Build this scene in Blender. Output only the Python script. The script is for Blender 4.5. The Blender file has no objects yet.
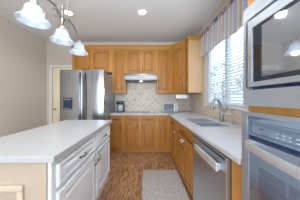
import bpy, bmesh, math, random
from mathutils import Vector, Matrix
random.seed(7)
PI = math.pi
S = bpy.context.scene
C = S.collection
H = 1.25                       # eye height
CEIL = 2.83

# ------------------------------------------------------------------ camera
cam = bpy.data.cameras.new('camera')
cam.sensor_width = 36; cam.lens = 36 * 131 / 300
cam.shift_x = 5 / 300; cam.shift_y = -1 / 300
cam.clip_start = 0.02
co = bpy.data.objects.new('camera', cam); C.objects.link(co)
co.location = (0, 0, H); co.rotation_euler = (PI / 2, 0, 0)
S.camera = co

# ------------------------------------------------------------------ world
w = bpy.data.worlds.new('world'); S.world = w; w.use_nodes = True
nt = w.node_tree; nt.nodes.clear()
wo = nt.nodes.new('ShaderNodeOutputWorld'); bg = nt.nodes.new('ShaderNodeBackground')
tc = nt.nodes.new('ShaderNodeTexCoord'); sp = nt.nodes.new('ShaderNodeSeparateXYZ'); cr = nt.nodes.new('ShaderNodeValToRGB')
nt.links.new(tc.outputs['Generated'], sp.inputs[0]); nt.links.new(sp.outputs['Z'], cr.inputs[0])
cr.color_ramp.elements[0].position = 0.0; cr.color_ramp.elements[0].color = (.80, .90, 1.0, 1)
cr.color_ramp.elements[1].position = 0.7; cr.color_ramp.elements[1].color = (.42, .64, 1.0, 1)
nt.links.new(cr.outputs[0], bg.inputs[0]); bg.inputs[1].default_value = 3.3
nt.links.new(bg.outputs[0], wo.inputs[0])

S.view_settings.view_transform = 'Standard'; S.view_settings.look = 'None'
S.view_settings.gamma = 1; S.view_settings.use_curve_mapping = False
S.view_settings.exposure = 0.12

def lamp(name, kind, loc, energy, color=(1, 1, 1), rot=(0, 0, 0), size=None, sy=None, radius=None, spot=None):
    l = bpy.data.lights.new(name, kind); l.energy = energy; l.color = color
    if kind == 'AREA':
        l.shape = 'RECTANGLE'; l.size = size; l.size_y = sy or size
    if radius is not None: l.shadow_soft_size = radius
    if spot: l.spot_size = spot; l.spot_blend = .6
    o = bpy.data.objects.new(name, l); C.objects.link(o); o.location = loc; o.rotation_euler = rot
    return o
# daylight that comes in through the big glazed doors at the rear of the room
lamp('rear_daylight', 'AREA', (-.7, -2.95, 1.35), 85, (.80, .90, 1.0), (PI / 2 + .3, 0, 0), 3.0, 2.1)

# the photographer's flash behind the camera, bounced off the ceiling
lamp('flash', 'AREA', (.15, -.5, 1.6), 75, (.82, .91, 1.0), (PI - .45, 0, 0), .5, .5)

# ------------------------------------------------------------------ mesh helpers
def box(bm, x0, x1, y0, y1, z0, z1, bev=0, seg=1):
    r = bmesh.ops.create_cube(bm, size=1)
    vs = r['verts']
    for v in vs:
        v.co = Vector(((x0 + x1) / 2 + v.co.x * (x1 - x0), (y0 + y1) / 2 + v.co.y * (y1 - y0), (z0 + z1) / 2 + v.co.z * (z1 - z0)))
    if bev:
        es = list({e for v in vs for e in v.link_edges})
        bmesh.ops.bevel(bm, geom=es, offset=bev, segments=seg, affect='EDGES', profile=.5)
    return bm

def tube(bm, pts, r, n=8, cap=True):
    pts = [Vector(p) for p in pts]
    rs = r if isinstance(r, (list, tuple)) else [r] * len(pts)
    rings = []; ref = None
    for i, p in enumerate(pts):
        a = pts[max(i - 1, 0)]; b = pts[min(i + 1, len(pts) - 1)]
        t = (b - a).normalized()
        if ref is None:
            ref = Vector((0, 0, 1)) if abs(t.z) < .9 else Vector((1, 0, 0))
        u = (ref - t * ref.dot(t)).normalized(); ref = u
        v = t.cross(u)
        rings.append([bm.verts.new(p + (u * math.cos(2 * PI * k / n) + v * math.sin(2 * PI * k / n)) * rs[i]) for k in range(n)])
    for a, b in zip(rings, rings[1:]):
        for k in range(n):
            bm.faces.new((a[k], a[(k + 1) % n], b[(k + 1) % n], b[k]))
    if cap:
        bm.faces.new(rings[0][::-1]); bm.faces.new(rings[-1])
    return bm

def lathe(bm, prof, c=(0, 0, 0), n=24, axis='Z', closed=False):
    rings = []
    for r, z in prof:
        ring = []
        for k in range(n):
            a = 2 * PI * k / n
            p = (r * math.cos(a), r * math.sin(a), z)
            if axis == 'Y': p = (p[0], z, p[1])
            if axis == 'X': p = (z, p[0], p[1])
            ring.append(bm.verts.new((c[0] + p[0], c[1] + p[1], c[2] + p[2])))
        rings.append(ring)
    pairs = list(zip(rings, rings[1:]))
    if closed: pairs.append((rings[-1], rings[0]))
    for a, b in pairs:
        for k in range(n):
            bm.faces.new((a[k], a[(k + 1) % n], b[(k + 1) % n], b[k]))
    if not closed:
        if prof[0][0] > 1e-5: bm.faces.new(rings[0][::-1])
        if prof[-1][0] > 1e-5: bm.faces.new(rings[-1])
    return bm

def prism(bm, poly, axis, a, b):
    """extrude a 2-D polygon along an axis from a to b"""
    def P(p, t):
        return {'X': (t, p[0], p[1]), 'Y': (p[0], t, p[1]), 'Z': (p[0], p[1], t)}[axis]
    A = [bm.verts.new(P(p, a)) for p in poly]; B = [bm.verts.new(P(p, b)) for p in poly]
    n = len(poly)
    for k in range(n): bm.faces.new((A[k], A[(k + 1) % n], B[(k + 1) % n], B[k]))
    bm.faces.new(A[::-1]); bm.faces.new(B)
    return bm

def sweep(bm, prof, path):
    """sweep a profile (outward offset, z) along a horizontal path of (x, y) with mitred corners; outward is to the right of travel"""
    path = [Vector(p) for p in path]; rings = []
    for i, p in enumerate(path):
        d1 = (path[i] - path[i - 1]).normalized() if i else None
        d2 = (path[i + 1] - path[i]).normalized() if i < len(path) - 1 else None
        n1 = Vector((d1.y, -d1.x)) if d1 else None; n2 = Vector((d2.y, -d2.x)) if d2 else None
        if n1 is None: m = n2
        elif n2 is None: m = n1
        else:
            m = (n1 + n2); m = m / max(m.length_squared, 1e-6) * 2
        rings.append([bm.verts.new((p.x + m.x * o, p.y + m.y * o, z)) for o, z in prof])
    n = len(prof)
    for a, b in zip(rings, rings[1:]):
        for k in range(n): bm.faces.new((a[k], a[(k + 1) % n], b[(k + 1) % n], b[k]))
    bm.faces.new(rings[0][::-1]); bm.faces.new(rings[-1])
    return bm

def grid_slab(bm, xs, ys, keep, z0, z1, plane='XY'):
    def P(x, y, z):
        return {'XY': (x, y, z), 'YZ': (z, x, y), 'XZ': (x, z, y)}[plane]
    V = {}
    def v(i, j, t):
        k = (i, j, t)
        if k not in V: V[k] = bm.verts.new(P(xs[i], ys[j], z1 if t else z0))
        return V[k]
    K = lambda i, j: 0 <= i < len(xs) - 1 and 0 <= j < len(ys) - 1 and keep((xs[i] + xs[i + 1]) / 2, (ys[j] + ys[j + 1]) / 2)
    for i in range(len(xs) - 1):
        for j in range(len(ys) - 1):
            if not K(i, j): continue
            bm.faces.new((v(i, j, 1), v(i + 1, j, 1), v(i + 1, j + 1, 1), v(i, j + 1, 1)))
            bm.faces.new((v(i, j, 0), v(i, j + 1, 0), v(i + 1, j + 1, 0), v(i + 1, j, 0)))
            if not K(i - 1, j): bm.faces.new((v(i, j, 0), v(i, j, 1), v(i, j + 1, 1), v(i, j + 1, 0)))
            if not K(i + 1, j): bm.faces.new((v(i + 1, j, 0), v(i + 1, j + 1, 0), v(i + 1, j + 1, 1), v(i + 1, j, 1)))
            if not K(i, j - 1): bm.faces.new((v(i, j, 0), v(i + 1, j, 0), v(i + 1, j, 1), v(i, j, 1)))
            if not K(i, j + 1): bm.faces.new((v(i, j + 1, 0), v(i, j + 1, 1), v(i + 1, j + 1, 1), v(i + 1, j + 1, 0)))
    return bm

def obj(name, bm, m, parent=None, smooth=False, label=None):
    bmesh.ops.recalc_face_normals(bm, faces=bm.faces)
    me = bpy.data.meshes.new(name); bm.to_mesh(me); bm.free()
    ms = m if isinstance(m, list) else [m]
    for x in ms: me.materials.append(x)
    o = bpy.data.objects.new(name, me); C.objects.link(o)
    if smooth:
        for p in me.polygons: p.use_smooth = True
        try: me.set_sharp_from_angle(angle=math.radians(40))
        except Exception: pass
    if parent: o.parent = parent
    if label: o['label'] = label
    return o
def NB(): return bmesh.new()
def struct(name, bm, m, label=None, cat=None):
    o = obj(name, bm, m); o['kind'] = 'structure'
    if label: o['label'] = label
    if cat: o['category'] = cat
    return o
def tag(o, label, cat, group=None):
    o['label'] = label; o['category'] = cat
    if group: o['group'] = group
    return o
def thing(name, label, cat, loc=(0, 0, 0), rz=0, group=None):
    o = bpy.data.objects.new(name, None); C.objects.link(o); o.empty_display_size = .1
    o.location = loc; o.rotation_euler = (0, 0, rz)
    return tag(o, label, cat, group)
def dup(root, loc):
    r = root.copy(); C.objects.link(r); r.location = loc
    for ch in list(root.children):
        c = ch.copy(); C.objects.link(c); c.parent = r
        for g in ch.children:
            d = g.copy(); C.objects.link(d); d.parent = c
    return r

# ------------------------------------------------------------------ materials
def mat(name, col, rough=.5, metal=0, emit=None, es=0, spec=None, coat=0, trans=0, alpha=1, sub=0):
    m = bpy.data.materials.new(name); m.use_nodes = True
    b = m.node_tree.nodes['Principled BSDF']
    b.inputs['Base Color'].default_value = (*col, 1); b.inputs['Roughness'].default_value = rough
    b.inputs['Metallic'].default_value = metal
    if spec is not None: b.inputs['Specular IOR Level'].default_value = spec
    if coat: b.inputs['Coat Weight'].default_value = coat; b.inputs['Coat Roughness'].default_value = .05
    if trans: b.inputs['Transmission Weight'].default_value = trans
    if emit: b.inputs['Emission Color'].default_value = (*emit, 1); b.inputs['Emission Strength'].default_value = es
    b.inputs['Alpha'].default_value = alpha
    return m
def nodes(m): return m.node_tree.nodes, m.node_tree.links, m.node_tree.nodes['Principled BSDF']
def noisy(m, c1, c2, scale=(1, 1, 1), ns=5, detail=4, lo=.3, hi=.7, bump=0, rot=(0, 0, 0), rough=None):
    N, L, b = nodes(m)
    t = N.new('ShaderNodeTexCoord'); mp = N.new('ShaderNodeMapping'); n = N.new('ShaderNodeTexNoise'); r = N.new('ShaderNodeValToRGB')
    mp.inputs['Scale'].default_value = scale; mp.inputs['Rotation'].default_value = rot
    n.inputs['Scale'].default_value = ns; n.inputs['Detail'].default_value = detail
    L.new(t.outputs['Object'], mp.inputs[0]); L.new(mp.outputs[0], n.inputs['Vector']); L.new(n.outputs['Fac'], r.inputs[0])
    r.color_ramp.elements[0].position = lo; r.color_ramp.elements[0].color = (*c1, 1)
    r.color_ramp.elements[1].position = hi; r.color_ramp.elements[1].color = (*c2, 1)
    L.new(r.outputs[0], b.inputs['Base Color'])
    if bump:
        bp = N.new('ShaderNodeBump'); bp.inputs['Strength'].default_value = bump; bp.inputs['Distance'].default_value = .01
        L.new(n.outputs['Fac'], bp.inputs['Height']); L.new(bp.outputs[0], b.inputs['Normal'])
    if rough:
        mr = N.new('ShaderNodeMapRange'); mr.inputs['To Min'].default_value = rough[0]; mr.inputs['To Max'].default_value = rough[1]
        L.new(n.outputs['Fac'], mr.inputs['Value']); L.new(mr.outputs[0], b.inputs['Roughness'])
    return m
wallm = noisy(mat('greige_wall_paint', (.5, .43, .36), .75), (.64, .575, .505), (.67, .605, .535), ns=60, bump=.05)
ceilm = noisy(mat('ceiling_paint', (.6, .6, .6), .85), (.78, .80, .825), (.82, .84, .865), ns=90, bump=.1)
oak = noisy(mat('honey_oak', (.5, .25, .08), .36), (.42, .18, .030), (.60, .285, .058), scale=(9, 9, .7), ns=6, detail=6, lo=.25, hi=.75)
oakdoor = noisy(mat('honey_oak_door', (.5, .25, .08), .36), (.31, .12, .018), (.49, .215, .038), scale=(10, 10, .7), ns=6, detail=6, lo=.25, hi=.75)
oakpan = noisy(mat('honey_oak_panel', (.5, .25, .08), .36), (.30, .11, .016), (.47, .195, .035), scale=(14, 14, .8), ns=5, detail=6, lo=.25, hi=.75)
oakside = noisy(mat('oak_veneer_side', (.6, .4, .2), .4), (.60, .385, .20), (.72, .50, .29), scale=(9, 9, .6), ns=5, detail=5, lo=.25, hi=.75)
whitep = mat('white_cabinet_paint', (.84, .90, .95), .35)
trimw = mat('white_trim_paint', (.80, .80, .79), .4)
endp = noisy(mat('taupe_end_panel', (.5, .4, .3), .5), (.50, .415, .325), (.53, .44, .35), ns=40)
moldm = mat('beige_panel_molding', (.66, .54, .42), .45)
lam = noisy(mat('white_laminate', (.82, .82, .81), .28), (.49, .505, .525), (.54, .555, .575), ns=140, detail=6)
lame = noisy(mat('laminate_taupe_edge', (.6, .55, .5), .35), (.60, .55, .50), (.64, .59, .54), ns=90)
steel = noisy(mat('brushed_steel', (.6, .6, .62), .34, .9), (.62, .69, .77), (.70, .77, .85), scale=(1, 1, 30), ns=6, detail=3, rough=(.28, .38))
steelv = noisy(mat('fridge_steel', (.6, .6, .62), .25, 1), (.28, .29, .31), (.42, .44, .47), scale=(30, 30, .5), ns=3, detail=3, rough=(.12, .26))
steeldw = noisy(mat('dishwasher_steel', (.5, .5, .5), .35, 1), (.53, .59, .66), (.59, .65, .72), scale=(1, 1, 40), ns=6, detail=3, rough=(.32, .42))
nickel = mat('brushed_nickel', (.48, .48, .48), .28, 1)
chrome = mat('chrome', (.75, .76, .78), .12, 1)
darksteel = mat('dark_grey_case', (.16, .17, .18), .45, .3)
black = mat('black_plastic', (.02, .02, .022), .35)
pullm = mat('cabinet_pull_metal', (.30, .28, .26), .25, 1)
satin = mat('satin_handle_metal', (.78, .83, .89), .38, .7)
hoodst = mat('hood_steel', (.26, .27, .28), .42, 1)
anti = mat('satin_nickel_fixture', (.40, .37, .35), .3, 1)
navy = mat('dark_blue_gasket', (.012, .03, .09), .15)
bglass = mat('reflective_oven_glass', (.40, .54, .70), .08, .85)
mglass = mat('reflective_microwave_glass', (.56, .60, .66), .05, .9)
cglass = mat('cooktop_glass', (.35, .34, .33), .12, .2)
brass = mat('brass', (.65, .42, .12), .25, 1)
doorm = mat('cream_door_paint', (.88, .76, .58), .45)
whitepl = mat('white_plastic', (.8, .8, .79), .4)
paper = mat('white_paper', (.86, .86, .86), .9)
screen = mat('dispenser_panel', (.012, .025, .06), .3)
leaf = noisy(mat('leaf_green', (.1, .3, .08), .7), (.12, .18, .12), (.28, .36, .24), ns=8)
bark = noisy(mat('bark', (.15, .1, .06), .9), (.1, .07, .05), (.2, .15, .1), scale=(4, 4, .5), ns=8)
grass = noisy(mat('lawn', (.1, .25, .06), .9), (.10, .20, .05), (.2, .32, .1), ns=4)
brushed = chrome

# floor: planks
fl = mat('wood_plank_floor', (.3, .15, .08), .33)
N, L, b = nodes(fl)
t = N.new('ShaderNodeTexCoord'); mp = N.new('ShaderNodeMapping'); mp.inputs['Rotation'].default_value = (0, 0, PI / 2)
br = N.new('ShaderNodeTexBrick'); br.inputs['Scale'].default_value = 1; br.inputs['Brick Width'].default_value = 1.2; br.inputs['Row Height'].default_value = .125
br.inputs['Mortar Size'].default_value = .0015; br.inputs['Color1'].default_value = (.0, 0, 0, 1); br.inputs['Color2'].default_value = (1, 1, 1, 1)
br.offset = .37; br.inputs['Mortar'].default_value = (0, 0, 0, 1)
mp2 = N.new('ShaderNodeMapping'); mp2.inputs['Scale'].default_value = (26, 3.2, 1)
nn = N.new('ShaderNodeTexNoise'); nn.inputs['Scale'].default_value = 2.5; nn.inputs['Detail'].default_value = 8; nn.inputs['Distortion'].default_value = 1.2
L.new(t.outputs['Object'], mp.inputs[0]); L.new(mp.outputs[0], br.inputs['Vector'])
L.new(t.outputs['Object'], mp2.inputs[0]); L.new(mp2.outputs[0], nn.inputs['Vector'])
r1 = N.new('ShaderNodeValToRGB'); r1.color_ramp.elements[0].position = .36; r1.color_ramp.elements[0].color = (.13, .062, .028, 1)
r1.color_ramp.elements[1].position = .64; r1.color_ramp.elements[1].color = (.66, .37, .19, 1)
L.new(nn.outputs['Fac'], r1.inputs[0])
mx = N.new('ShaderNodeMix'); mx.data_type = 'RGBA'; mx.blend_type = 'MULTIPLY'; mx.inputs[0].default_value = .5
r2 = N.new('ShaderNodeValToRGB'); r2.color_ramp.elements[0].color = (.55, .5, .48, 1); r2.color_ramp.elements[1].color = (1, 1, 1, 1)
L.new(br.outputs['Color'], r2.inputs[0]); L.new(r1.outputs[0], mx.inputs[6]); L.new(r2.outputs[0], mx.inputs[7]); L.new(mx.outputs[2], b.inputs['Base Color'])

# diagonal stone tile with small dark accents; u, v are world axes
def tile(name, ua, accents, c1=(.50, .44, .37), c2=(.70, .64, .56)):
    m = mat(name, (.6, .5, .4), .45); N, L, b = nodes(m)
    def mth(op, a, b_=None, c=None):
        n = N.new('ShaderNodeMath'); n.operation = op
        for i, x in enumerate((a, b_, c)):
            if x is None: continue
            if isinstance(x, (int, float)): n.inputs[i].default_value = x
            else: L.new(x, n.inputs[i])
        return n.outputs[0]
    t = N.new('ShaderNodeTexCoord'); s = N.new('ShaderNodeSeparateXYZ'); L.new(t.outputs['Object'], s.inputs[0])
    U = mth('ADD', s.outputs[ua], .11); V = mth('ADD', s.outputs['Z'], -1.39)
    a = .112; k = 1 / (a * math.sqrt(2))
    p = mth('MULTIPLY', mth('ADD', U, V), k); q = mth('MULTIPLY', mth('SUBTRACT', U, V), k)
    fp = mth('FRACT', p); fq = mth('FRACT', q)
    ep = mth('MINIMUM', fp, mth('SUBTRACT', 1, fp)); eq = mth('MINIMUM', fq, mth('SUBTRACT', 1, fq))
    e = mth('MINIMUM', ep, eq); grout = mth('LESS_THAN', e, .035)
    cb = N.new('ShaderNodeCombineXYZ'); L.new(mth('FLOOR', p), cb.inputs[0]); L.new(mth('FLOOR', q), cb.inputs[1])
    wn = N.new('ShaderNodeTexWhiteNoise'); L.new(cb.outputs[0], wn.inputs[0])
    no = N.new('ShaderNodeTexNoise'); no.inputs['Scale'].default_value = 28; no.inputs['Detail'].default_value = 5; L.new(t.outputs['Object'], no.inputs['Vector'])
    f = mth('ADD', mth('MULTIPLY', wn.outputs['Value'], .32), mth('MULTIPLY', no.outputs['Fac'], .75))
    r = N.new('ShaderNodeValToRGB'); r.color_ramp.elements[0].position = .15; r.color_ramp.elements[0].color = (*c1, 1)
    r.color_ramp.elements[1].position = .9; r.color_ramp.elements[1].color = (*c2, 1); L.new(f, r.inputs[0])
    m1 = N.new('ShaderNodeMix'); m1.data_type = 'RGBA'; L.new(grout, m1.inputs[0]); L.new(r.outputs[0], m1.inputs[6]); m1.inputs[7].default_value = (.80, .76, .69, 1)
    out = m1.outputs[2]
    if accents:
        gp = mth('FRACT', mth('ADD', mth('MULTIPLY', p, .5), .5)); gq = mth('FRACT', mth('ADD', mth('MULTIPLY', q, .5), .5))
        d = mth('MAXIMUM', mth('ABSOLUTE', mth('SUBTRACT', gp, .5)), mth('ABSOLUTE', mth('SUBTRACT', gq, .5)))
        near = mth('LESS_THAN', d, .06)
        inx = mth('LESS_THAN', mth('ABSOLUTE', mth('ADD', s.outputs[ua], .11)), .25)
        inz = mth('LESS_THAN', mth('ABSOLUTE', mth('ADD', s.outputs['Z'], -1.38)), .2)
        fac = mth('MULTIPLY', mth('MULTIPLY', near, inx), inz)
        m2 = N.new('ShaderNodeMix'); m2.data_type = 'RGBA'; L.new(fac, m2.inputs[0]); L.new(out, m2.inputs[6]); m2.inputs[7].default_value = (.07, .055, .045, 1)
        out = m2.outputs[2]
    L.new(out, b.inputs['Base Color'])
    return m
tileb = tile('diagonal_stone_tile', 'X', True)
tiler = tile('diagonal_stone_tile_side', 'Y', False, (.60, .50, .40), (.72, .62, .51))

# rug
rugm = noisy(mat('grey_woven_rug', (.4, .39, .38), .95), (.27, .26, .255), (.56, .54, .53), ns=70, detail=3, lo=.35, hi=.65, bump=.6)
# valance stripes
val = mat('striped_valance', (.7, .7, .75), .85); N, L, b = nodes(val)
t = N.new('ShaderNodeTexCoord'); s = N.new('ShaderNodeSeparateXYZ'); L.new(t.outputs['Object'], s.inputs[0])
mm = N.new('ShaderNodeMath'); mm.operation = 'MULTIPLY'; mm.inputs[1].default_value = 5.4; L.new(s.outputs['Y'], mm.inputs[0])
fr = N.new('ShaderNodeMath'); fr.operation = 'FRACT'; L.new(mm.outputs[0], fr.inputs[0])
r = N.new('ShaderNodeValToRGB'); r.color_ramp.interpolation = 'CONSTANT'; E = r.color_ramp.elements
E[0].position = 0; E[0].color = (.80, .78, .75, 1); E[1].position = .34; E[1].color = (.30, .32, .46, 1)
for p_, c_ in ((.39, (.50, .55, .70)), (.62, (.72, .71, .72)), (.76, (.42, .32, .29)), (.81, (.62, .56, .53))):
    e = E.new(p_); e.color = (*c_, 1)
L.new(fr.outputs[0], r.inputs[0])
nz = N.new('ShaderNodeTexNoise'); nz.inputs['Scale'].default_value = 11; L.new(t.outputs['Object'], nz.inputs['Vector'])
rz_ = N.new('ShaderNodeValToRGB'); rz_.color_ramp.elements[0].position = .45; rz_.color_ramp.elements[0].color = (.10, .11, .24, 1)
rz_.color_ramp.elements[1].position = .55; rz_.color_ramp.elements[1].color = (.55, .44, .40, 1); L.new(nz.outputs['Fac'], rz_.inputs[0])
# a printed band runs along the rod pocket
g1 = N.new('ShaderNodeMath'); g1.operation = 'SUBTRACT'; g1.inputs[1].default_value = 2.60; L.new(s.outputs['Z'], g1.inputs[0])
g2 = N.new('ShaderNodeMath'); g2.operation = 'ABSOLUTE'; L.new(g1.outputs[0], g2.inputs[0])
g3 = N.new('ShaderNodeMath'); g3.operation = 'LESS_THAN'; g3.inputs[1].default_value = .045; L.new(g2.outputs[0], g3.inputs[0])
mx = N.new('ShaderNodeMix'); mx.data_type = 'RGBA'; L.new(g3.outputs[0], mx.inputs[0]); L.new(r.outputs[0], mx.inputs[6]); L.new(rz_.outputs[0], mx.inputs[7])
L.new(mx.outputs[2], b.inputs['Base Color'])
# alabaster glass shade
shade = mat('alabaster_glass', (.30, .36, .44), .3, emit=(.78, .89, 1.0), es=.5); N, L, b = nodes(shade)
t = N.new('ShaderNodeTexCoord'); nz = N.new('ShaderNodeTexNoise'); nz.inputs['Scale'].default_value = 18; nz.inputs['Detail'].default_value = 4
L.new(t.outputs['Object'], nz.inputs['Vector']); mr = N.new('ShaderNodeMapRange'); mr.inputs['From Min'].default_value = .35; mr.inputs['From Max'].default_value = .65
mr.inputs['To Min'].default_value = .10; mr.inputs['To Max'].default_value = .42; L.new(nz.outputs['Fac'], mr.inputs['Value']); L.new(mr.outputs[0], b.inputs['Emission Strength'])
bulbm = mat('lit_bulb', (1, 1, 1), .5, emit=(1, .98, .95), es=10)
canm = mat('lit_diffuser', (1, 1, 1), .5, emit=(1, .95, .86), es=9)
blindm = mat('white_blind', (.86, .89, .92), .5); N, L, b = nodes(blindm)
tr_ = N.new('ShaderNodeBsdfTranslucent'); tr_.inputs[0].default_value = (.86, .90, .95, 1); mxs = N.new('ShaderNodeMixShader'); mxs.inputs[0].default_value = .4
out_ = [n for n in N if n.type == 'OUTPUT_MATERIAL'][0]; L.new(b.outputs[0], mxs.inputs[1]); L.new(tr_.outputs[0], mxs.inputs[2]); L.new(mxs.outputs[0], out_.inputs[0])
# thin pane glass
pane = bpy.data.materials.new('window_glass'); pane.use_nodes = True; N = pane.node_tree.nodes; L = pane.node_tree.links; N.clear()
o_ = N.new('ShaderNodeOutputMaterial'); a_ = N.new('ShaderNodeBsdfTransparent'); g_ = N.new('ShaderNodeBsdfGlossy'); m_ = N.new('ShaderNodeMixShader')
m_.inputs[0].default_value = .06; g_.inputs['Roughness'].default_value = .02
L.new(a_.outputs[0], m_.inputs[1]); L.new(g_.outputs[0], m_.inputs[2]); L.new(m_.outputs[0], o_.inputs[0])

# ------------------------------------------------------------------ room
XL, XR, YB, YR = -2.74, 1.27, 3.65, -3.0
struct('floor', box(NB(), XL - .12, XR + .12, YR - .12, YB + .12, -.1, 0), fl)
struct('ceiling', box(NB(), XL - .12, XR + .12, YR - .12, YB + .12, CEIL, CEIL + .1), ceilm)
struct('wall_left', box(NB(), XL - .12, XL, YR - .12, YB + .12, 0, CEIL), wallm)
DX0, DX1, DZ = -2.585, -1.84, 2.125
struct('wall_back', grid_slab(NB(), [XL, DX0, DX1, XR], [0, DZ, CEIL], lambda x, z: not (DX0 < x < DX1 and z < DZ), YB, YB + .12, 'XZ'), wallm)
WY0, WY1, WZ0, WZ1 = 1.50, 2.74, 1.13, 2.56
struct('wall_right', grid_slab(NB(), [YR - .12, WY0, WY1, YB + .12], [0, WZ0, WZ1, CEIL], lambda y, z: not (WY0 < y < WY1 and WZ0 < z < WZ1), XR, XR + .12, 'YZ'), wallm)
struct('wall_rear', grid_slab(NB(), [XL, -2.3, .9, XR], [0, .05, 2.3, CEIL], lambda x, z: not (-2.3 < x < .9 and .05 < z < 2.3), YR - .12, YR, 'XZ'), wallm)
# rear glazed opening (behind the camera)
bm = NB()
for x in (-2.3, -1.28, -.22, .84): box(bm, x, x + .06, YR - .09, YR - .03, .05, 2.3)
for z in (.05, 2.24): box(bm, -2.24, .84, YR - .085, YR - .035, z, z + .06)
struct('window_2', bm, trimw)
struct('baseboard_left', box(NB(), XL, XL + .014, YR, YB - .002, 0, .1, .004), trimw)
# door casing on the back wall
CW = .065
bm = NB()
box(bm, DX0 - CW, DX0, YB - .02, YB, 0, DZ + CW, .004); box(bm, DX1, DX1 + CW, YB - .02, YB, 0, DZ + CW, .004); box(bm, DX0, DX1, YB - .02, YB, DZ, DZ + CW, .004)
struct('trim_1', bm, trimw)
def six_panel():
    bm = NB(); W = DX1 - DX0 - .008; x0 = DX0 + .004
    box(bm, x0, x0 + W, YB + .03, YB + .065, .005, DZ - .004)
    cw = (W - .30) / 2
    for c in (0, 1):
        px = x0 + .10 + c * (cw + .10)
        for z0, z1 in ((.22, .86), (1.0, 1.62), (1.73, 2.0)):
            # moulded frame with raised field
            box(bm, px, px + cw, YB + .022, YB + .031, z0, z0 + .014); box(bm, px, px + cw, YB + .022, YB + .031, z1 - .014, z1)
            box(bm, px, px + .014, YB + .022, YB + .031, z0 + .014, z1 - .014); box(bm, px + cw - .014, px + cw, YB + .022, YB + .031, z0 + .014, z1 - .014)
            box(bm, px + .04, px + cw - .04, YB + .022, YB + .031, z0 + .04, z1 - .04, .008)
    return bm
d1 = struct('door_1', six_panel(), doorm, 'cream six-panel door in the back wall left of the refrigerator')
obj('door_knob', lathe(NB(), [(.006, .0), (.026, -.004), (.026, -.01), (.010, -.014), (.010, -.035), (.024, -.042), (.030, -.055), (.024, -.07), (.005, -.076)], (DX0 + .075, YB + .03, .965), 20, 'Y'), brass, d1, True, 'brass door knob')

# window over the sink
bm = NB(); fx0, fx1 = XR + .045, XR + .10
box(bm, fx0, fx1, WY0, WY0 + .05, WZ0, WZ1); box(bm, fx0, fx1, WY1 - .05, WY1, WZ0, WZ1)
box(bm, fx0, fx1, WY0 + .05, WY1 - .05, WZ0, WZ0 + .05); box(bm, fx0, fx1, WY0 + .05, WY1 - .05, WZ1 - .05, WZ1)
box(bm, fx0, fx1, (WY0 + WY1) / 2 - .03, (WY0 + WY1) / 2 + .03, WZ0 + .05, WZ1 - .05)
win = struct('window_1', bm, trimw)
bm = NB()
box(bm, XR + .07, XR + .074, WY0 + .05, (WY0 + WY1) / 2 - .03, WZ0 + .05, WZ1 - .05)
box(bm, XR + .07, XR + .074, (WY0 + WY1) / 2 + .03, WY1 - .05, WZ0 + .05, WZ1 - .05)
obj('window_pane', bm, pane, win)
obj('window_sill', box(NB(), XR - .03, XR + .045, WY0 - .02, WY1 + .02, WZ0 - .028, WZ0, .005), trimw, win)

# tile
struct('trim_2', grid_slab(NB(), [-.81, -.49, .30, XR - .009], [.916, 1.385, 1.64], lambda x, z: z < 1.385 or (-.49 < x < .30), YB - .009, YB - .001, 'XZ'), tileb)
struct('trim_3', grid_slab(NB(), [.75, 2.765, YB - .01], [.916, 1.10, 1.385], lambda y, z: z < 1.10 or y > 2.765, XR - .009, XR - .001, 'YZ'), tiler)

# outside
struct('ground', box(NB(), -30, 40, -30, 40, -.6, -.5), grass)
def tree(loc, h, r, label, seed):
    random.seed(seed)
    t = thing('tree', label, 'tree', loc)
    obj('trunk', tube(NB(), [(0, 0, 0), (.05, .02, h * .35), (0, .05, h * .7)], [.13, .1, .05], 8), bark, t, True)
    bm = NB()
    for i in range(1500):
        a = random.uniform(0, 2 * PI); ph = math.acos(random.uniform(-1, 1)); rr = r * random.uniform(.45, 1) ** .6
        p = Vector((math.cos(a) * math.sin(ph) * rr, math.sin(a) * math.sin(ph) * rr, h * .68 + math.cos(ph) * rr * 1.25))
        u = Vector([random.uniform(-1, 1) for _ in range(3)]).normalized(); v = u.orthogonal().normalized(); s = random.uniform(.07, .14)
        bm.faces.new([bm.verts.new(p + q) for q in (u * s, v * s * .5, -u * s, -v * s * .5)])
    obj('foliage', bm, leaf, t)
tree((6.5, 7.2, -.5), 4.2, 1.3, 'leafy green tree outside the sink window, the farther one', 3)
tree((7.0, 11.8, -.5), 4.8, 1.6, 'leafy green tree outside the sink window, the one farther back', 5)
for o_, lb in zip([o for o in C.objects if o.name.startswith('tree')], ('leafy green tree seen through the near half of the blind', 'leafy green tree seen through the far left half of the blind')): o_['label'] = lb

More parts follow.
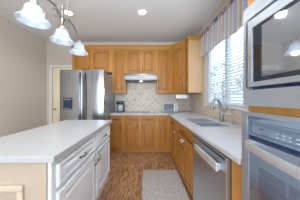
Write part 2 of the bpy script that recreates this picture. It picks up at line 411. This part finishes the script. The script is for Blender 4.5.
# ------------------------------------------------------------------ cabinet parts (front faces -Y, x runs to the right)
def leaf_bm(x0, z0, w_, h_, y=0, t=.022, s=.046, rise=0, bm=None):
    bm = bm or NB(); n = 15 if rise else 2
    def bump(u):
        if u < .14 or u > .86: return 0
        return math.sin((u - .14) / .72 * PI) ** .75
    def ring(i, yy):
        pts = [(x0 + s + i, z0 + s + i), (x0 + w_ - s - i, z0 + s + i)]
        for k in range(n):
            u = 1 - k / (n - 1)
            pts.append((x0 + s + i + u * (w_ - 2 * s - 2 * i), z0 + h_ - s - rise + rise * bump(u) - i))
        return [bm.verts.new((p[0], yy, p[1])) for p in pts]
    def outer(yy, i=0):
        pts = [(x0 + i, z0 + i), (x0 + w_ - i, z0 + i)]
        for k in range(n): pts.append((x0 + i + (1 - k / (n - 1)) * (w_ - 2 * i), z0 + h_ - i))
        return [bm.verts.new((p[0], yy, p[1])) for p in pts]
    R = [outer(y, .010), outer(y - .006, 0), outer(y - t + .006, .001), outer(y - t, .010), ring(0, y - t), ring(.001, y - t + .018), ring(.016, y - t + .018), ring(.017, y - t + .009), ring(.042, y - t)]
    m = n + 2
    for j, (a, b_) in enumerate(zip(R, R[1:])):
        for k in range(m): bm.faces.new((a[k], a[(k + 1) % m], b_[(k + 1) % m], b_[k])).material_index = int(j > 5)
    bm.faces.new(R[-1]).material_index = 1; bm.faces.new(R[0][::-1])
    return bm
def pull_bm(x, z, y, length=.096, vertical=True, r=.0055):
    pts = []
    for k in range(9):
        u = k / 8; off = math.sin(u * PI) ** .45 * .03 if 0 < k < 8 else 0
        a = (u - .5) * length
        pts.append((x, y - off, z + a) if vertical else (x + a, y - off, z))
    return tube(NB(), pts, [r * 1.5] + [r] * 7 + [r * 1.5], 8)
def carcass(x0, x1, z0, z1, depth, toe=0, hollow=False):
    bm = NB()
    if hollow:
        box(bm, x0, x0 + .018, .02, depth, z0, z1); box(bm, x1 - .018, x1, .02, depth, z0, z1)
        box(bm, x0 + .018, x1 - .018, .02, depth, z0, z0 + .018); box(bm, x0 + .018, x1 - .018, depth - .012, depth, z0 + .018, z1)
        box(bm, x0, x0 + .04, 0, .02, z0, z1); box(bm, x1 - .04, x1, 0, .02, z0, z1)
        for a, b_ in ((z0, z0 + .03), (z1 - .035, z1)): box(bm, x0 + .04, x1 - .04, 0, .02, a, b_)
    else:
        box(bm, x0, x1, 0, depth, z0, z1, .0015)
    if toe: box(bm, x0, x1, .06, depth - .01, 0, z0)
    return bm
def door(root, x0, z0, w_, h_, m=None, rise=0, hx=None, hz=None, hl=.096, s=.046, name='door'):
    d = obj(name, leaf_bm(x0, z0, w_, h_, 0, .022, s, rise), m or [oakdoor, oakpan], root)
    if hx is not None: obj('handle', pull_bm(hx, hz, -.022, hl, True, .0068), pullm, d, True)
    return d
def drawer(root, x0, z0, w_, h_, m=None, handle=True):
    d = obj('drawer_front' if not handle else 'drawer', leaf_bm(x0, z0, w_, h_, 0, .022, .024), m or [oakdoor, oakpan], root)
    if handle: obj('handle', pull_bm(x0 + w_ / 2, z0 + h_ / 2, -.022, .096, False, .0068), pullm, d, True)
    return d
ZT, ZB = .873, .10

# ---- back run, base (face at Y = 3.035)
YF = 3.035; DB = YB - YF - .004
t = thing('base_cabinet', 'narrow oak base cabinet beside the refrigerator, one drawer over one door', 'cabinet', (-.815, YF, 0))
obj('body', carcass(0, .298, ZB, ZT, DB, 1), oak, t)
drawer(t, .015, .735, .262, .115); door(t, .015, .125, .262, .585, hx=.25, hz=.62)
t = thing('base_cabinet', 'wide oak base cabinet under the cooktop with two drawers and two doors', 'cabinet', (-.515, YF, 0))
obj('body', carcass(0, .785, ZB, ZT, DB, 1), oak, t)
for k, x in enumerate((.03, .425)):
    drawer(t, x, .735, .335, .115); door(t, x, .125, .335, .585, hx=x + (.308 if k == 0 else .027), hz=.62)
t = thing('corner_base_cabinet', 'oak corner base cabinet with one tall door below the toaster oven', 'cabinet', (.273, YF, 0))
obj('body', carcass(0, .985, ZB, ZT, DB, 1), oak, t)
door(t, .03, .125, .225, .725)
# ---- right run, base (face at X = .56, x local runs toward the camera)
XF = .56; DR = XR - XF - .012; RZ = -PI / 2
t = thing('base_cabinet', 'narrow oak base cabinet in the corner left of the sink cabinet, drawer over door', 'cabinet', (XF, 3.032, 0), RZ)
obj('body', carcass(0, .775, ZB, ZT, DR, 1), oak, t)
drawer(t, .30, .735, .43, .115); door(t, .30, .125, .43, .585, hx=.70, hz=.62)
t = thing('sink_base_cabinet', 'oak sink base cabinet with false drawer front and a pair of doors beside the dishwasher', 'cabinet', (XF, 2.254, 0), RZ)
obj('body', carcass(0, .792, ZB, ZT, DR, 1, True), oak, t)
drawer(t, .03, .735, .73, .115, handle=True)
door(t, .03, .125, .36, .585, hx=.36, hz=.62); door(t, .40, .125, .36, .585, hx=.43, hz=.62)
t = thing('filler_panel', 'narrow oak filler panel between dishwasher and oven tower', 'panel', (XF, .846, 0), RZ)
obj('stile', box(NB(), 0, .112, 0, .02, 0, ZT, .001), oak, t); obj('support_panel', box(NB(), 0, .018, .02, DR, 0, ZT), oak, t)

# dishwasher
t = thing('dishwasher', 'stainless steel dishwasher with bar handle under the right countertop', 'dishwasher', (XF, 1.457, 0), RZ)
obj('tub', box(NB(), .004, .602, .0, DR, .0, .868), darksteel, t)
d = obj('door', box(NB(), .004, .602, -.03, -.001, .10, .862, .004), steeldw, t)
obj('control_strip', box(NB(), .012, .594, -.0315, -.0302, .842, .858), black, d)
obj('kick_plate', box(NB(), .004, .602, -.004, -.0005, .0, .098), black, t)
bm = NB(); box(bm, .14, .55, -.068, -.050, .745, .802, .006, 2)
for x in (.155, .515): box(bm, x, x + .02, -.051, -.0302, .752, .788)
obj('handle', bm, satin, d)

# ---- counters
def r_counter(x, y):
    if y > 3.005 and x > -.816: return True
    if x < .53: return False
    if y < .738: return False
    return not (.665 < x < 1.055 and 1.565 < y < 2.245)
bm = grid_slab(NB(), [-.816, .53, .665, 1.055, XR - .012], [.738, 1.565, 2.245, 3.005, YB - .012], r_counter, .876, .914)
o = tag(obj('countertop', bm, lam), 'white L-shaped countertop over the oak base cabinets with sink cut-out', 'countertop')
bv = o.modifiers.new('bevel', 'BEVEL'); bv.width = .006; bv.segments = 3; bv.limit_method = 'ANGLE'

# ---- sink
bowlm = mat('bowl_steel', (.56, .61, .66), .36, .75)
t = thing('kitchen_sink', 'double-bowl stainless steel drop-in sink under the window', 'sink', (0, 0, 0))
bm = NB()
bowls = [(.675, 1.045, 1.895, 2.235), (.675, 1.045, 1.575, 1.865)]
def in_bowl(x, y): return any(a < x < b_ and c < y < d_ for a, b_, c, d_ in bowls)
grid_slab(bm, [.635, .675, 1.045, 1.10], [1.545, 1.575, 1.865, 1.895, 2.235, 2.30], lambda x, y: not in_bowl(x, y), .9145, .919)
obj('rim', bm, satin, t)
for a, b_, c, d_ in bowls:
    bm = NB(); z1, z0 = .917, .74
    grid_slab(bm, [a, a + .006, b_ - .006, b_], [c, c + .006, d_ - .006, d_], lambda x, y: not (a + .006 < x < b_ - .006 and c + .006 < y < d_ - .006), z0, z1)
    box(bm, a, b_, c, d_, z0 - .005, z0)
    bw = obj('bowl', bm, bowlm, t)
    obj('drain', lathe(NB(), [(.001, .001), (.02, .002), (.04, .004), (.045, .0005)], ((a + b_) / 2, (c + d_) / 2, z0), 20), chrome, bw)
# faucet
t = thing('faucet', 'chrome high-arc pull-out faucet behind the sink', 'faucet', (1.135, 1.94, .9145))
obj('base', lathe(NB(), [(.03, 0), (.03, .008), (.024, .014), (.029, .03), (.029, .12), (.024, .14)], n=20), nickel, t, True)
obj('spout', tube(NB(), [(0, 0, .13), (-.005, 0, .20), (-.022, -.004, .27), (-.05, -.01, .315), (-.085, -.02, .335), (-.12, -.03, .325), (-.145, -.04, .29), (-.155, -.045, .25)], [.027, .026, .024, .022, .021, .02, .021, .022], 12), nickel, t, True)
obj('spray_head', tube(NB(), [(-.155, -.045, .25), (-.162, -.048, .215), (-.168, -.05, .19)], [.021, .024, .022], 12), nickel, t, True)
obj('lever', tube(NB(), [(0, 0, .12), (.012, -.03, .14), (.02, -.075, .185), (.024, -.11, .235)], [.014, .011, .008, .007], 8), chrome, t, True)
t = thing('side_sprayer', 'short chrome soap dispenser with curved nozzle right of the faucet', 'soap dispenser', (1.135, 1.73, .9145))
obj('base', lathe(NB(), [(.02, 0), (.02, .006), (.012, .012), (.012, .07)], n=16), chrome, t, True)
obj('nozzle', tube(NB(), [(0, 0, .07), (0, 0, .11), (-.012, 0, .125), (-.05, -.005, .125), (-.065, -.006, .115)], [.014, .014, .012, .008, .007], 10), chrome, t, True)
t.name = 'soap_dispenser'

# ---- wall cabinets, back run (face Y = 3.32)
YU = 3.32; DU = YB - YU - .004; ZU = 2.53
t = thing('wall_cabinet', 'oak wall cabinet above the refrigerator with two arched doors', 'cabinet', (-1.85, YU, 0))
obj('body', carcass(0, 1.018, 1.93, ZU, DU), oak, t)
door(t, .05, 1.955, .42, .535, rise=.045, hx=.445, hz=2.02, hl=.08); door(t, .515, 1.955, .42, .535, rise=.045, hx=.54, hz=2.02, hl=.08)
t = thing('wall_cabinet', 'narrow tall oak wall cabinet above the coffee maker, left of the range hood', 'cabinet', (-.828, YU, 0))
obj('body', carcass(0, .333, 1.39, ZU, DU), oak, t)
door(t, .035, 1.415, .265, 1.075, rise=.035, hx=.272, hz=1.52, hl=.08)
t = thing('wall_cabinet', 'oak wall cabinet with two arched doors directly above the range hood', 'cabinet', (-.492, YU, 0))
obj('body', carcass(0, .785, 1.868, ZU, DU), oak, t)
door(t, .035, 1.895, .335, .595, rise=.04, hx=.345, hz=1.96, hl=.08); door(t, .41, 1.895, .335, .595, rise=.04, hx=.435, hz=1.96, hl=.08)
t = thing('wall_cabinet', 'tall narrow oak wall cabinet right of the range hood, above the toaster oven', 'cabinet', (.296, YU, 0))
obj('body', carcass(0, .352, 1.39, ZU, DU), oak, t)
door(t, .035, 1.415, .285, 1.075, rise=.035, hx=.062, hz=1.52, hl=.08)
# diagonal corner
A = Vector((.652, YU)); B = Vector((.945, 3.035)); ang = math.atan2(B.y - A.y, B.x - A.x); Ld = (B - A).length
t = thing('corner_wall_cabinet', 'oak diagonal corner wall cabinet with one tall arched door', 'cabinet', (A.x, A.y, 0), ang)
inv = Matrix.Rotation(-ang, 2)
poly = [inv @ (Vector(p) - A) for p in ((A.x, A.y), (B.x, B.y), (XR - .004, B.y), (XR - .004, YB - .004), (A.x, YB - .004))]
obj('body', prism(NB(), [tuple(p) for p in poly], 'Z', 1.39, ZU), oak, t)
door(t, .04, 1.415, Ld - .08, 1.075, rise=.045, hx=Ld - .07, hz=1.52, hl=.08)
t = thing('wall_cabinet', 'slim oak wall cabinet beside the window with a pale wood end panel', 'cabinet', (.945, 3.031, 0), RZ)
obj('body', carcass(0, .170, 1.39, ZU, XR - .945 - .004), oak, t)
door(t, .012, 1.415, .145, 1.075, s=.035, hx=.035, hz=1.50, hl=.08)
obj('end_panel', box(NB(), .1705, .1755, .002, XR - .945 - .006, 1.39, ZU), oakside, t, label='pale oak veneer end panel')
# crown moulding across all of them
prof = [(-.01, 2.532), (.006, 2.532), (.012, 2.548), (.03, 2.575), (.045, 2.585), (.045, 2.600), (-.01, 2.600)]
bm = sweep(NB(), prof, [(-1.85, YU), (A.x, YU), (B.x, B.y), (B.x, 2.854), (XR - .06, 2.854)])
tag(obj('crown_molding', bm, oak), 'oak crown moulding running along the top of the wall cabinets', 'moulding')

# hood
t = thing('range_hood', 'slim stainless steel range hood under the oak cabinet above the cooktop', 'range hood', (-.488, 3.13, 0))
obj('canopy', prism(NB(), [(0, 1.715), (0, 1.80), (.03, 1.862), (YB - 3.13 - .012, 1.862), (YB - 3.13 - .012, 1.70), (.02, 1.70)], 'X', 0, .775), hoodst, t)
for x in (.30, .36, .42): obj('switch', box(NB(), x, x + .035, -.004, -.0003, 1.745, 1.762), black, t)
obj('filter', box(NB(), .04, .735, .05, .47, 1.692, 1.6995), darksteel, t)
hl = lathe(NB(), [(.001, 0), (.03, 0), (.03, .006), (.001, .006)], (.39, .12, 1.685), 16); obj('lamp', hl, canm, t)
lamp('hood_lamp', 'POINT', (-.10, 3.25, 1.66), .35, (1, .86, .66), radius=.03)

# cooktop
t = thing('cooktop', 'flat glass cooktop set in the back countertop below the hood', 'cooktop', (-.46, 3.08, .9145))
obj('glass_top', box(NB(), 0, .70, 0, .49, 0, .007, .003), cglass, t)
for x, y, r_ in ((.16, .14, .075), (.16, .36, .095), (.47, .14, .095), (.47, .36, .075)):
    obj('burner', lathe(NB(), [(r_ - .01, .0072), (r_, .0072), (r_, .0082), (r_ - .01, .0082)], (x, y, 0), 28, closed=True), black, t)
for y in (.10, .19, .28, .37):
    obj('knob', lathe(NB(), [(.018, .0072), (.018, .012), (.015, .028), (.001, .029)], (.635, y, 0), 16), whitepl, t)

# coffee maker
t = thing('coffee_maker', 'small black single-serve coffee maker on the counter beside the refrigerator', 'coffee maker', (-.72, 3.28, .9145))
bm = NB(); box(bm, 0, .175, 0, .22, 0, .035, .008, 2); box(bm, 0, .175, .11, .22, .035, .20, .01, 2)
obj('base', bm, black, t)
bm = NB(); box(bm, -.004, .179, -.01, .225, .20, .285, .022, 3); obj('brew_head', bm, black, t, True)
obj('lid_handle', tube(NB(), [(.03, -.012, .265), (.05, -.03, .272), (.125, -.03, .272), (.145, -.012, .265)], .007, 8), nickel, t, True)
obj('drip_tray', box(NB(), .025, .15, .01, .10, .0352, .042), nickel, t)
obj('water_tank', box(NB(), .03, .145, .098, .109, .06, .19, .003), mat('pale_front', (.5, .54, .6), .2), t, label='pale grey front plate')

# toaster oven
t = thing('toaster_oven', 'silver countertop toaster oven in the back corner of the counter', 'toaster oven', (.452, 3.30, .9145))
obj('body', box(NB(), 0, .375, .008, .27, .015, .225, .01, 2), steel, t)
d = obj('door', box(NB(), .012, .275, -.006, .007, .035, .212, .004), mat('toaster_glass', (.30, .36, .42), .1, .5), t, label='grey blue glass door')
obj('handle', tube(NB(), [(.03, -.008, .19), (.03, -.03, .192), (.257, -.03, .192), (.257, -.008, .19)], .006, 8), nickel, d, True)
obj('control_panel', box(NB(), .285, .368, -.004, .007, .03, .215), whitepl, t)
for z in (.065, .12, .175):
    obj('knob', lathe(NB(), [(.001, -.024), (.015, -.022), (.018, -.004)], (.326, 0, z), 16, 'Y'), black, t)
for x, y in ((.02, .03), (.34, .03), (.02, .24), (.34, .24)):
    obj('foot', box(NB(), x, x + .02, y, y + .02, 0, .0148), black, t)
# outlets
def outlet(loc, rz, label, plug=False):
    t = thing('outlet', label, 'outlet', loc, rz)
    obj('plate', box(NB(), -.036, .036, -.006, 0, -.058, .058, .003), whitepl, t)
    bm = NB()
    for z in (-.028, .012): box(bm, -.015, .015, -.0075, -.0062, z, z + .022)
    obj('socket', bm, mat('outlet_ivory', (.6, .59, .56), .5), t)
    if plug: obj('plug', box(NB(), -.016, .016, -.04, -.0077, .008, .036, .004), black, t)
outlet((.665, YB - .0095, 1.19), 0, 'outlet with a black plug above the toaster oven', True)
outlet((XR - .0095, 3.14, 1.16), RZ, 'white outlet on the tiled right wall between the corner and the window')

# paper towels
t = thing('paper_towel_holder', 'white paper towel roll on a holder below the corner wall cabinet', 'paper towels', (.90, 3.20, 1.305))
ax = Vector((1, -.35, 0)).normalized(); a_ = -ax * .15; b_ = ax * .15
obj('rod', tube(NB(), [a_ + Vector((0, 0, .088)), a_, b_, b_ + Vector((0, 0, .088))], .006, 8), nickel, t, True)
obj('paper_roll', tube(NB(), [-ax * .135, ax * .135], .055, 20), paper, t, True)

# ------------------------------------------------------------------ refrigerator
t = thing('refrigerator', 'stainless steel side-by-side refrigerator with a dark water dispenser', 'refrigerator', (-1.70, 2.585, 0))
FW = .88
obj('case', box(NB(), .008, FW - .008, .125, 1.03, .02, 1.79, .006), mat('case_grey', (.42, .43, .45), .4, .5), t)
obj('toe_grille', box(NB(), .01, FW - .01, .06, .124, .02, .09), black, t)
def fdoor(x0, x1):
    bm = NB(); n = 8
    pts = [(x0, .12)]
    for k in range(n + 1):
        u = k / n; pts.append((x0 + (x1 - x0) * u, .018 - .018 * math.sin(PI * u) ** .5 if 0 < u < 1 else .025))
    pts.append((x1, .12))
    prism(bm, pts, 'Z', .10, 1.83)
    return bm
dl = obj('door', fdoor(.002, .452), steelv, t, True); dr = obj('door', fdoor(.458, FW), steelv, t, True)
for d, x in ((dl, .418), (dr, .492)):
    pts = [(x, .008, .72), (x, -.03, .76), (x, -.052, .95), (x, -.058, 1.25), (x, -.052, 1.55), (x, -.03, 1.74), (x, .008, 1.78)]
    obj('handle', tube(NB(), pts, .015, 10), hoodst, d, True)
dp = obj('dispenser', box(NB(), .085, .265, -.005, .004, 1.045, 1.275, .004), screen, dl)
pim = mat('panel_icons', (.35, .5, .7), .3)
for k in range(4): obj('button', box(NB(), .105 + k * .037, .13 + k * .037, -.0065, -.0051, 1.235, 1.25), pim, dp)
obj('drip_tray', box(NB(), .115, .235, -.02, -.0051, 1.06, 1.07), nickel, dp)
obj('hinge_cover', box(NB(), FW - .10, FW - .01, .03, .20, 1.831, 1.845, .004), darksteel, t)

# ------------------------------------------------------------------ island
IX, IY0, IY1 = -.565, .79, 2.08
t = thing('kitchen_island', 'white kitchen island cabinet with drawers and doors and a taupe end panel', 'kitchen island', (IX, IY0, 0), PI / 2)
LI = IY1 - IY0; DI = .68
obj('body', carcass(0.0, LI, .10, ZT, DI), whitep, t)
obj('base_plinth', box(NB(), .004, LI - .004, .012, DI - .03, 0, .0995), whitep, t)
for x0, w_, side in ((.035, .62, 1), (.695, .55, 0)):
    drawer(t, x0, .69, w_, .15, whitep)
    hx = x0 + w_ - .03 if side else x0 + .03
    door(t, x0, .13, w_, .53, whitep, hx=hx, hz=.585, s=.055)
ep = obj('end_panel', box(NB(), -.0125, -.0005, .022, DI, 0.0, ZT), endp, t, label='taupe painted end panel')
# picture frame moulding on the end panel: local y runs away from the aisle
bm = NB(); y0, y1, z0, z1, mw = .150, DI - .12, .12, .742, .035
for a in ((y0, y1, z1 - mw, z1), (y0, y1, z0, z0 + mw), (y0, y0 + mw, z0 + mw, z1 - mw), (y1 - mw, y1, z0 + mw, z1 - mw)):
    box(bm, -.030, -.0128, a[0], a[1], a[2], a[3], .006, 2)
obj('panel_molding', bm, moldm, ep, label='beige picture-frame moulding')
bm = NB(); box(bm, -1.275, -.532, .762, 2.11, .876, .914, .005, 3)
o = tag(obj('countertop', bm, lam), 'large white rectangular countertop on the kitchen island', 'countertop')

# ------------------------------------------------------------------ oven tower
TY = .725; TXF = .572; TH = 2.53; TW = .83
t = thing('oven_tower_cabinet', 'tall oak cabinet tower holding the built-in microwave and wall oven', 'cabinet', (TXF, TY, 0), RZ)
bm = NB(); D = XR - TXF - .004
box(bm, 0, .019, 0, D, 0, TH); box(bm, TW - .019, TW, 0, D, 0, TH); box(bm, .019, TW - .019, D - .012, D, 0, TH)
for a, b_ in ((.30, .42), (1.185, 1.215), (1.735, 1.80)): box(bm, .019, TW - .019, 0, .02, a, b_)
for z in (.30, 1.19, 1.80, TH - .02): box(bm, .019, TW - .019, .02, D - .012, z, z + .018)
box(bm, .019, TW - .019, 0, .02, 0, .10)
obj('body', bm, oak, t)
door(t, .02, 1.83, .385, .66, rise=.045, hx=.38, hz=1.9); door(t, .425, 1.83, .385, .66, rise=.045, hx=.45, hz=1.9)
drawer(t, .02, .115, TW - .04, .175)

def frame(bm, x0, x1, z0, z1, X0, X1, Z0, Z1, y0, y1):
    box(bm, x0, x1, y0, y1, Z1, z1); box(bm, x0, x1, y0, y1, z0, Z0)
    box(bm, x0, X0, y0, y1, Z0, Z1); box(bm, X1, x1, y0, y1, Z0, Z1)
# microwave
t = thing('microwave', 'built-in stainless steel microwave with reflective glass door above the wall oven', 'microwave', (TXF, TY, 0), RZ)
x0, x1 = .002, .80
obj('housing', box(NB(), .04, .76, .002, .45, 1.25, 1.70), darksteel, t)
bm = NB(); frame(bm, x0, x1, 1.215, 1.735, .021, x1 - .021, 1.296, 1.666, -.030, -.002); obj('trim_frame', bm, steel, t)
obj('gasket', box(NB(), .0215, x1 - .0215, -.012, -.003, 1.2965, 1.6655), navy, t)
bm = NB(); frame(bm, .038, x1 - .20, 1.312, 1.650, .064, .56, 1.334, 1.608, -.034, -.0125)
d = obj('door', bm, steel, t)
g = obj('glass', box(NB(), .0645, .56, -.030, -.0125, 1.3345, 1.6075), mat('dark_border_glass', (.10, .12, .15), .06, .85), d)
obj('viewing_window', box(NB(), .118, .53, -.0312, -.0301, 1.354, 1.592), mglass, d, label='mesh-grey viewing window')
obj('control_panel', box(NB(), x1 - .197, x1 - .045, -.034, -.0125, 1.312, 1.653), bglass, t)
# oven
t = thing('wall_oven', 'built-in stainless steel wall oven with dark glass and bowed handle', 'oven', (TXF, TY, 0), RZ)
obj('housing', box(NB(), .04, .76, .002, .55, .44, 1.15), darksteel, t)
bm = NB(); frame(bm, x0, x1, .42, 1.184, .040, x1 - .04, .46, 1.164, -.038, -.002); obj('trim_frame', bm, steel, t)
cp = obj('control_panel', box(NB(), .041, x1 - .041, -.036, -.012, 1.068, 1.163), bglass, t)
bm = NB(); frame(bm, .062, .30, 1.08, 1.142, .0635, .2985, 1.0815, 1.1405, -.0375, -.0362)
obj('display_outline', bm, navy, cp)
pmk = mat('panel_marks', (.5, .58, .66), .4)
for k in range(8): obj('button', box(NB(), .19 + (k % 4) * .024, .199 + (k % 4) * .024, -.0375, -.0362, 1.09 + (k // 4) * .014, 1.094 + (k // 4) * .014), pmk, cp)
obj('button', box(NB(), .11, .135, -.0375, -.0362, 1.108, 1.111), navy, cp)
obj('vent_gap', box(NB(), .041, x1 - .041, -.030, -.012, 1.046, 1.067), navy, t)
bm = NB(); frame(bm, .041, x1 - .041, .47, 1.045, .050, x1 - .05, .50, .985, -.040, -.012)
d = obj('door', bm, steel, t)
g = obj('glass', box(NB(), .0505, x1 - .0505, -.037, -.012, .5005, .9845), bglass, d)
obj('viewing_window', box(NB(), .11, x1 - .11, -.0382, -.0371, .56, .93), mat('oven_window', (.30, .36, .50), .05, .8), d)
bm = NB(); n = 16; rings = []
for k in range(n + 1):
    u = k / n; x = .046 + u * (x1 - .092); off = .050 + .042 * math.sin(PI * u) ** .8
    rings.append([bm.verts.new((x, -off + a, z)) for a, z in ((.007, 1.000), (-.002, .997), (-.007, 1.016), (-.002, 1.036), (.007, 1.033))])
for a, b_ in zip(rings, rings[1:]):
    for k in range(5): bm.faces.new((a[k], a[(k + 1) % 5], b_[(k + 1) % 5], b_[k]))
bm.faces.new(rings[0]); bm.faces.new(rings[-1][::-1])
for x in (.06, x1 - .08): box(bm, x, x + .02, -.05, -.0402, 1.0, 1.03)
obj('handle', bm, satin, d, True)

# ------------------------------------------------------------------ window dressing
t = thing('window_blind', 'white horizontal-slat window blind above the sink', 'blind', (XR, 0, 0))
bm = NB(); z = WZ0 + .05; ta = math.radians(48)
while z < WZ1 - .08:
    c = math.cos(ta) * .024; s_ = math.sin(ta) * .024; th = .0013
    for y0, y1 in ((WY0 + .008, WY1 - .008),):
        # tilted slat: room edge low
        prism(bm, [(.012 - c + .012, z - s_ - th), (.012 + c + .012, z + s_ - th), (.012 + c + .012, z + s_ + th), (.012 - c + .012, z - s_ + th)], 'Y', y0, y1)
    z += .045
obj('slats', bm, blindm, t)
obj('headrail', box(NB(), .0, .042, WY0 + .006, WY1 - .006, WZ1 - .055, WZ1 - .003), blindm, t)
obj('bottom_rail', box(NB(), .006, .042, WY0 + .008, WY1 - .008, WZ0 + .003, WZ0 + .022), blindm, t)
bm = NB()
for y in (WY0 + .12, (WY0 + WY1) / 2, WY1 - .12):
    box(bm, .0, .0015, y - .006, y + .006, WZ0 + .02, WZ1 - .055)
obj('ladder_tape', bm, blindm, t)

t = thing('valance', 'striped grey blue and brown fabric valance gathered above the sink window', 'valance', (0, 0, 0))
bm = NB(); ny, nz_ = 150, 12; G = []
VY0, VY1, VZ0, VZ1 = .92, 2.80, 2.135, 2.655
for j in range(nz_ + 1):
    v = j / nz_; z = VZ0 + (VZ1 - VZ0) * v; row = []
    for i in range(ny + 1):
        u = i / ny; y = VY0 + (VY1 - VY0) * u
        amp = .011 * (1 - .4 * v) * (.3 if .84 < v < .95 else 1)
        x = XR - .058 + amp * math.sin(u * 62 + .6 * math.sin(u * 17)) - .012 * (1 - v)
        zz = z + (.012 * math.sin(u * 23) if j == 0 else 0) + (.01 * math.sin(u * 110) if j == nz_ else 0)
        row.append(bm.verts.new((x, y, zz)))
    G.append(row)
for j in range(nz_):
    for i in range(ny): bm.faces.new((G[j][i], G[j][i + 1], G[j + 1][i + 1], G[j + 1][i]))
o = obj('fabric', bm, val, t, True); sm = o.modifiers.new('solid', 'SOLIDIFY'); sm.thickness = .003
obj('rod', tube(NB(), [(XR - .002, VY0 - .012, 2.575), (XR - .03, VY0 - .012, 2.575), (XR - .03, VY1 + .012, 2.575), (XR - .002, VY1 + .012, 2.575)], .006, 8), nickel, t, True)

# ------------------------------------------------------------------ rug
tag(obj('rug', box(NB(), -.035, .555, 1.47, 2.29, .0005, .012, .004), rugm), 'grey woven runner rug on the wood floor in front of the sink cabinet', 'rug')

# ------------------------------------------------------------------ chandelier
PX = -.84
t = thing('island_chandelier', 'brushed nickel three-light chandelier with white glass bell shades over the island', 'chandelier', (PX, 1.33, 0))
obj('canopy', lathe(NB(), [(.001, CEIL - .03), (.05, CEIL - .028), (.062, CEIL - .01), (.065, CEIL - .001)], (0, 0, 0), 24), anti, t, True)
for s_ in (-1, 1):
    obj('rod', tube(NB(), [(0, .03 * s_, CEIL - .02), (0, .085 * s_, 2.45), (0, .10 * s_, 2.10)], .008, 8), anti, t, True)
obj('hub', lathe(NB(), [(.001, 2.20), (.014, 2.195), (.02, 2.17), (.010, 2.15), (.014, 2.09), (.028, 2.06), (.014, 2.03), (.011, 1.975), (.02, 1.965), (.024, 1.945)], n=16), anti, t, True)
for s_ in (-1, 1):
    pts = [(0, .02 * s_, 2.05), (0, .06 * s_, 2.10), (0, .12 * s_, 2.125), (0, .19 * s_, 2.115), (0, .26 * s_, 2.08), (0, .315 * s_, 2.035), (0, .34 * s_, 1.985)]
    obj('arm', tube(NB(), pts, .0095, 8), anti, t, True)
    # scroll
    pts = [(0, .10 * s_ + .045 * math.cos(a) * s_ * (1 - a / 9), 2.05 + .05 * math.sin(a) * (1 - a / 9)) for a in [k * .5 for k in range(12)]]
    obj('scroll', tube(NB(), pts, .004, 6), anti, t, True)
R0 = .106
prof_o = [(.026, .125), (.042, .120), (.054, .106), (.060, .086), (.064, .064), (.073, .042), (.088, .024), (R0, .010), (R0 + .001, .003)]
prof_i = [(r_ - .004, z_ - .003) for r_, z_ in prof_o[::-1][1:]]
for k in (-1, 0, 1):
    yy = .34 * k
    obj('socket_cup', lathe(NB(), [(.010, 2.0), (.022, 1.995), (.030, 1.98), (.030, 1.957)], (0, yy, 0), 16), anti, t, True)
    sh = obj('shade', lathe(NB(), [(r_, z_ + 1.832) for r_, z_ in prof_o + prof_i], (0, yy, 0), 40, closed=True), shade, t, True)
    obj('bulb', lathe(NB(), [(.001, 1.875), (.018, 1.882), (.024, 1.90), (.02, 1.92), (.013, 1.94), (.012, 1.955)], (0, yy, 0), 16), bulbm, sh, True)
    lamp('pendant_lamp', 'POINT', (PX, 1.33 + yy, 1.84), .15, (1, .95, .88), radius=.04)

# ------------------------------------------------------------------ recessed lights
cans = [(-.05, 2.38), (-1.40, 2.40), (-.05, .70), (-1.40, .30), (-.7, -1.6)]
t0 = thing('recessed_light', 'round recessed ceiling light nearest the range hood, right of the chandelier', 'ceiling light', (cans[0][0], cans[0][1], CEIL), 0, 'recessed ceiling lights')
obj('trim_ring', lathe(NB(), [(.062, -.001), (.090, -.001), (.088, -.008), (.066, -.012)], n=28, closed=True), trimw, t0, True)
obj('diffuser', lathe(NB(), [(.001, -.004), (.061, -.004), (.061, -.001), (.001, -.001)], n=24), canm, t0)
labs = ['recessed ceiling light seen just behind the chandelier rod', 'recessed ceiling light near the camera over the aisle', 'recessed ceiling light near the camera left of the island', 'recessed ceiling light behind the camera']
for (x, y), lb in zip(cans[1:], labs):
    c = dup(t0, (x, y, CEIL)); c['label'] = lb
for x, y in cans:
    lamp('recessed_lamp', 'SPOT', (x, y, CEIL - .02), 26, (1, .95, .88), radius=.045, spot=math.radians(150))
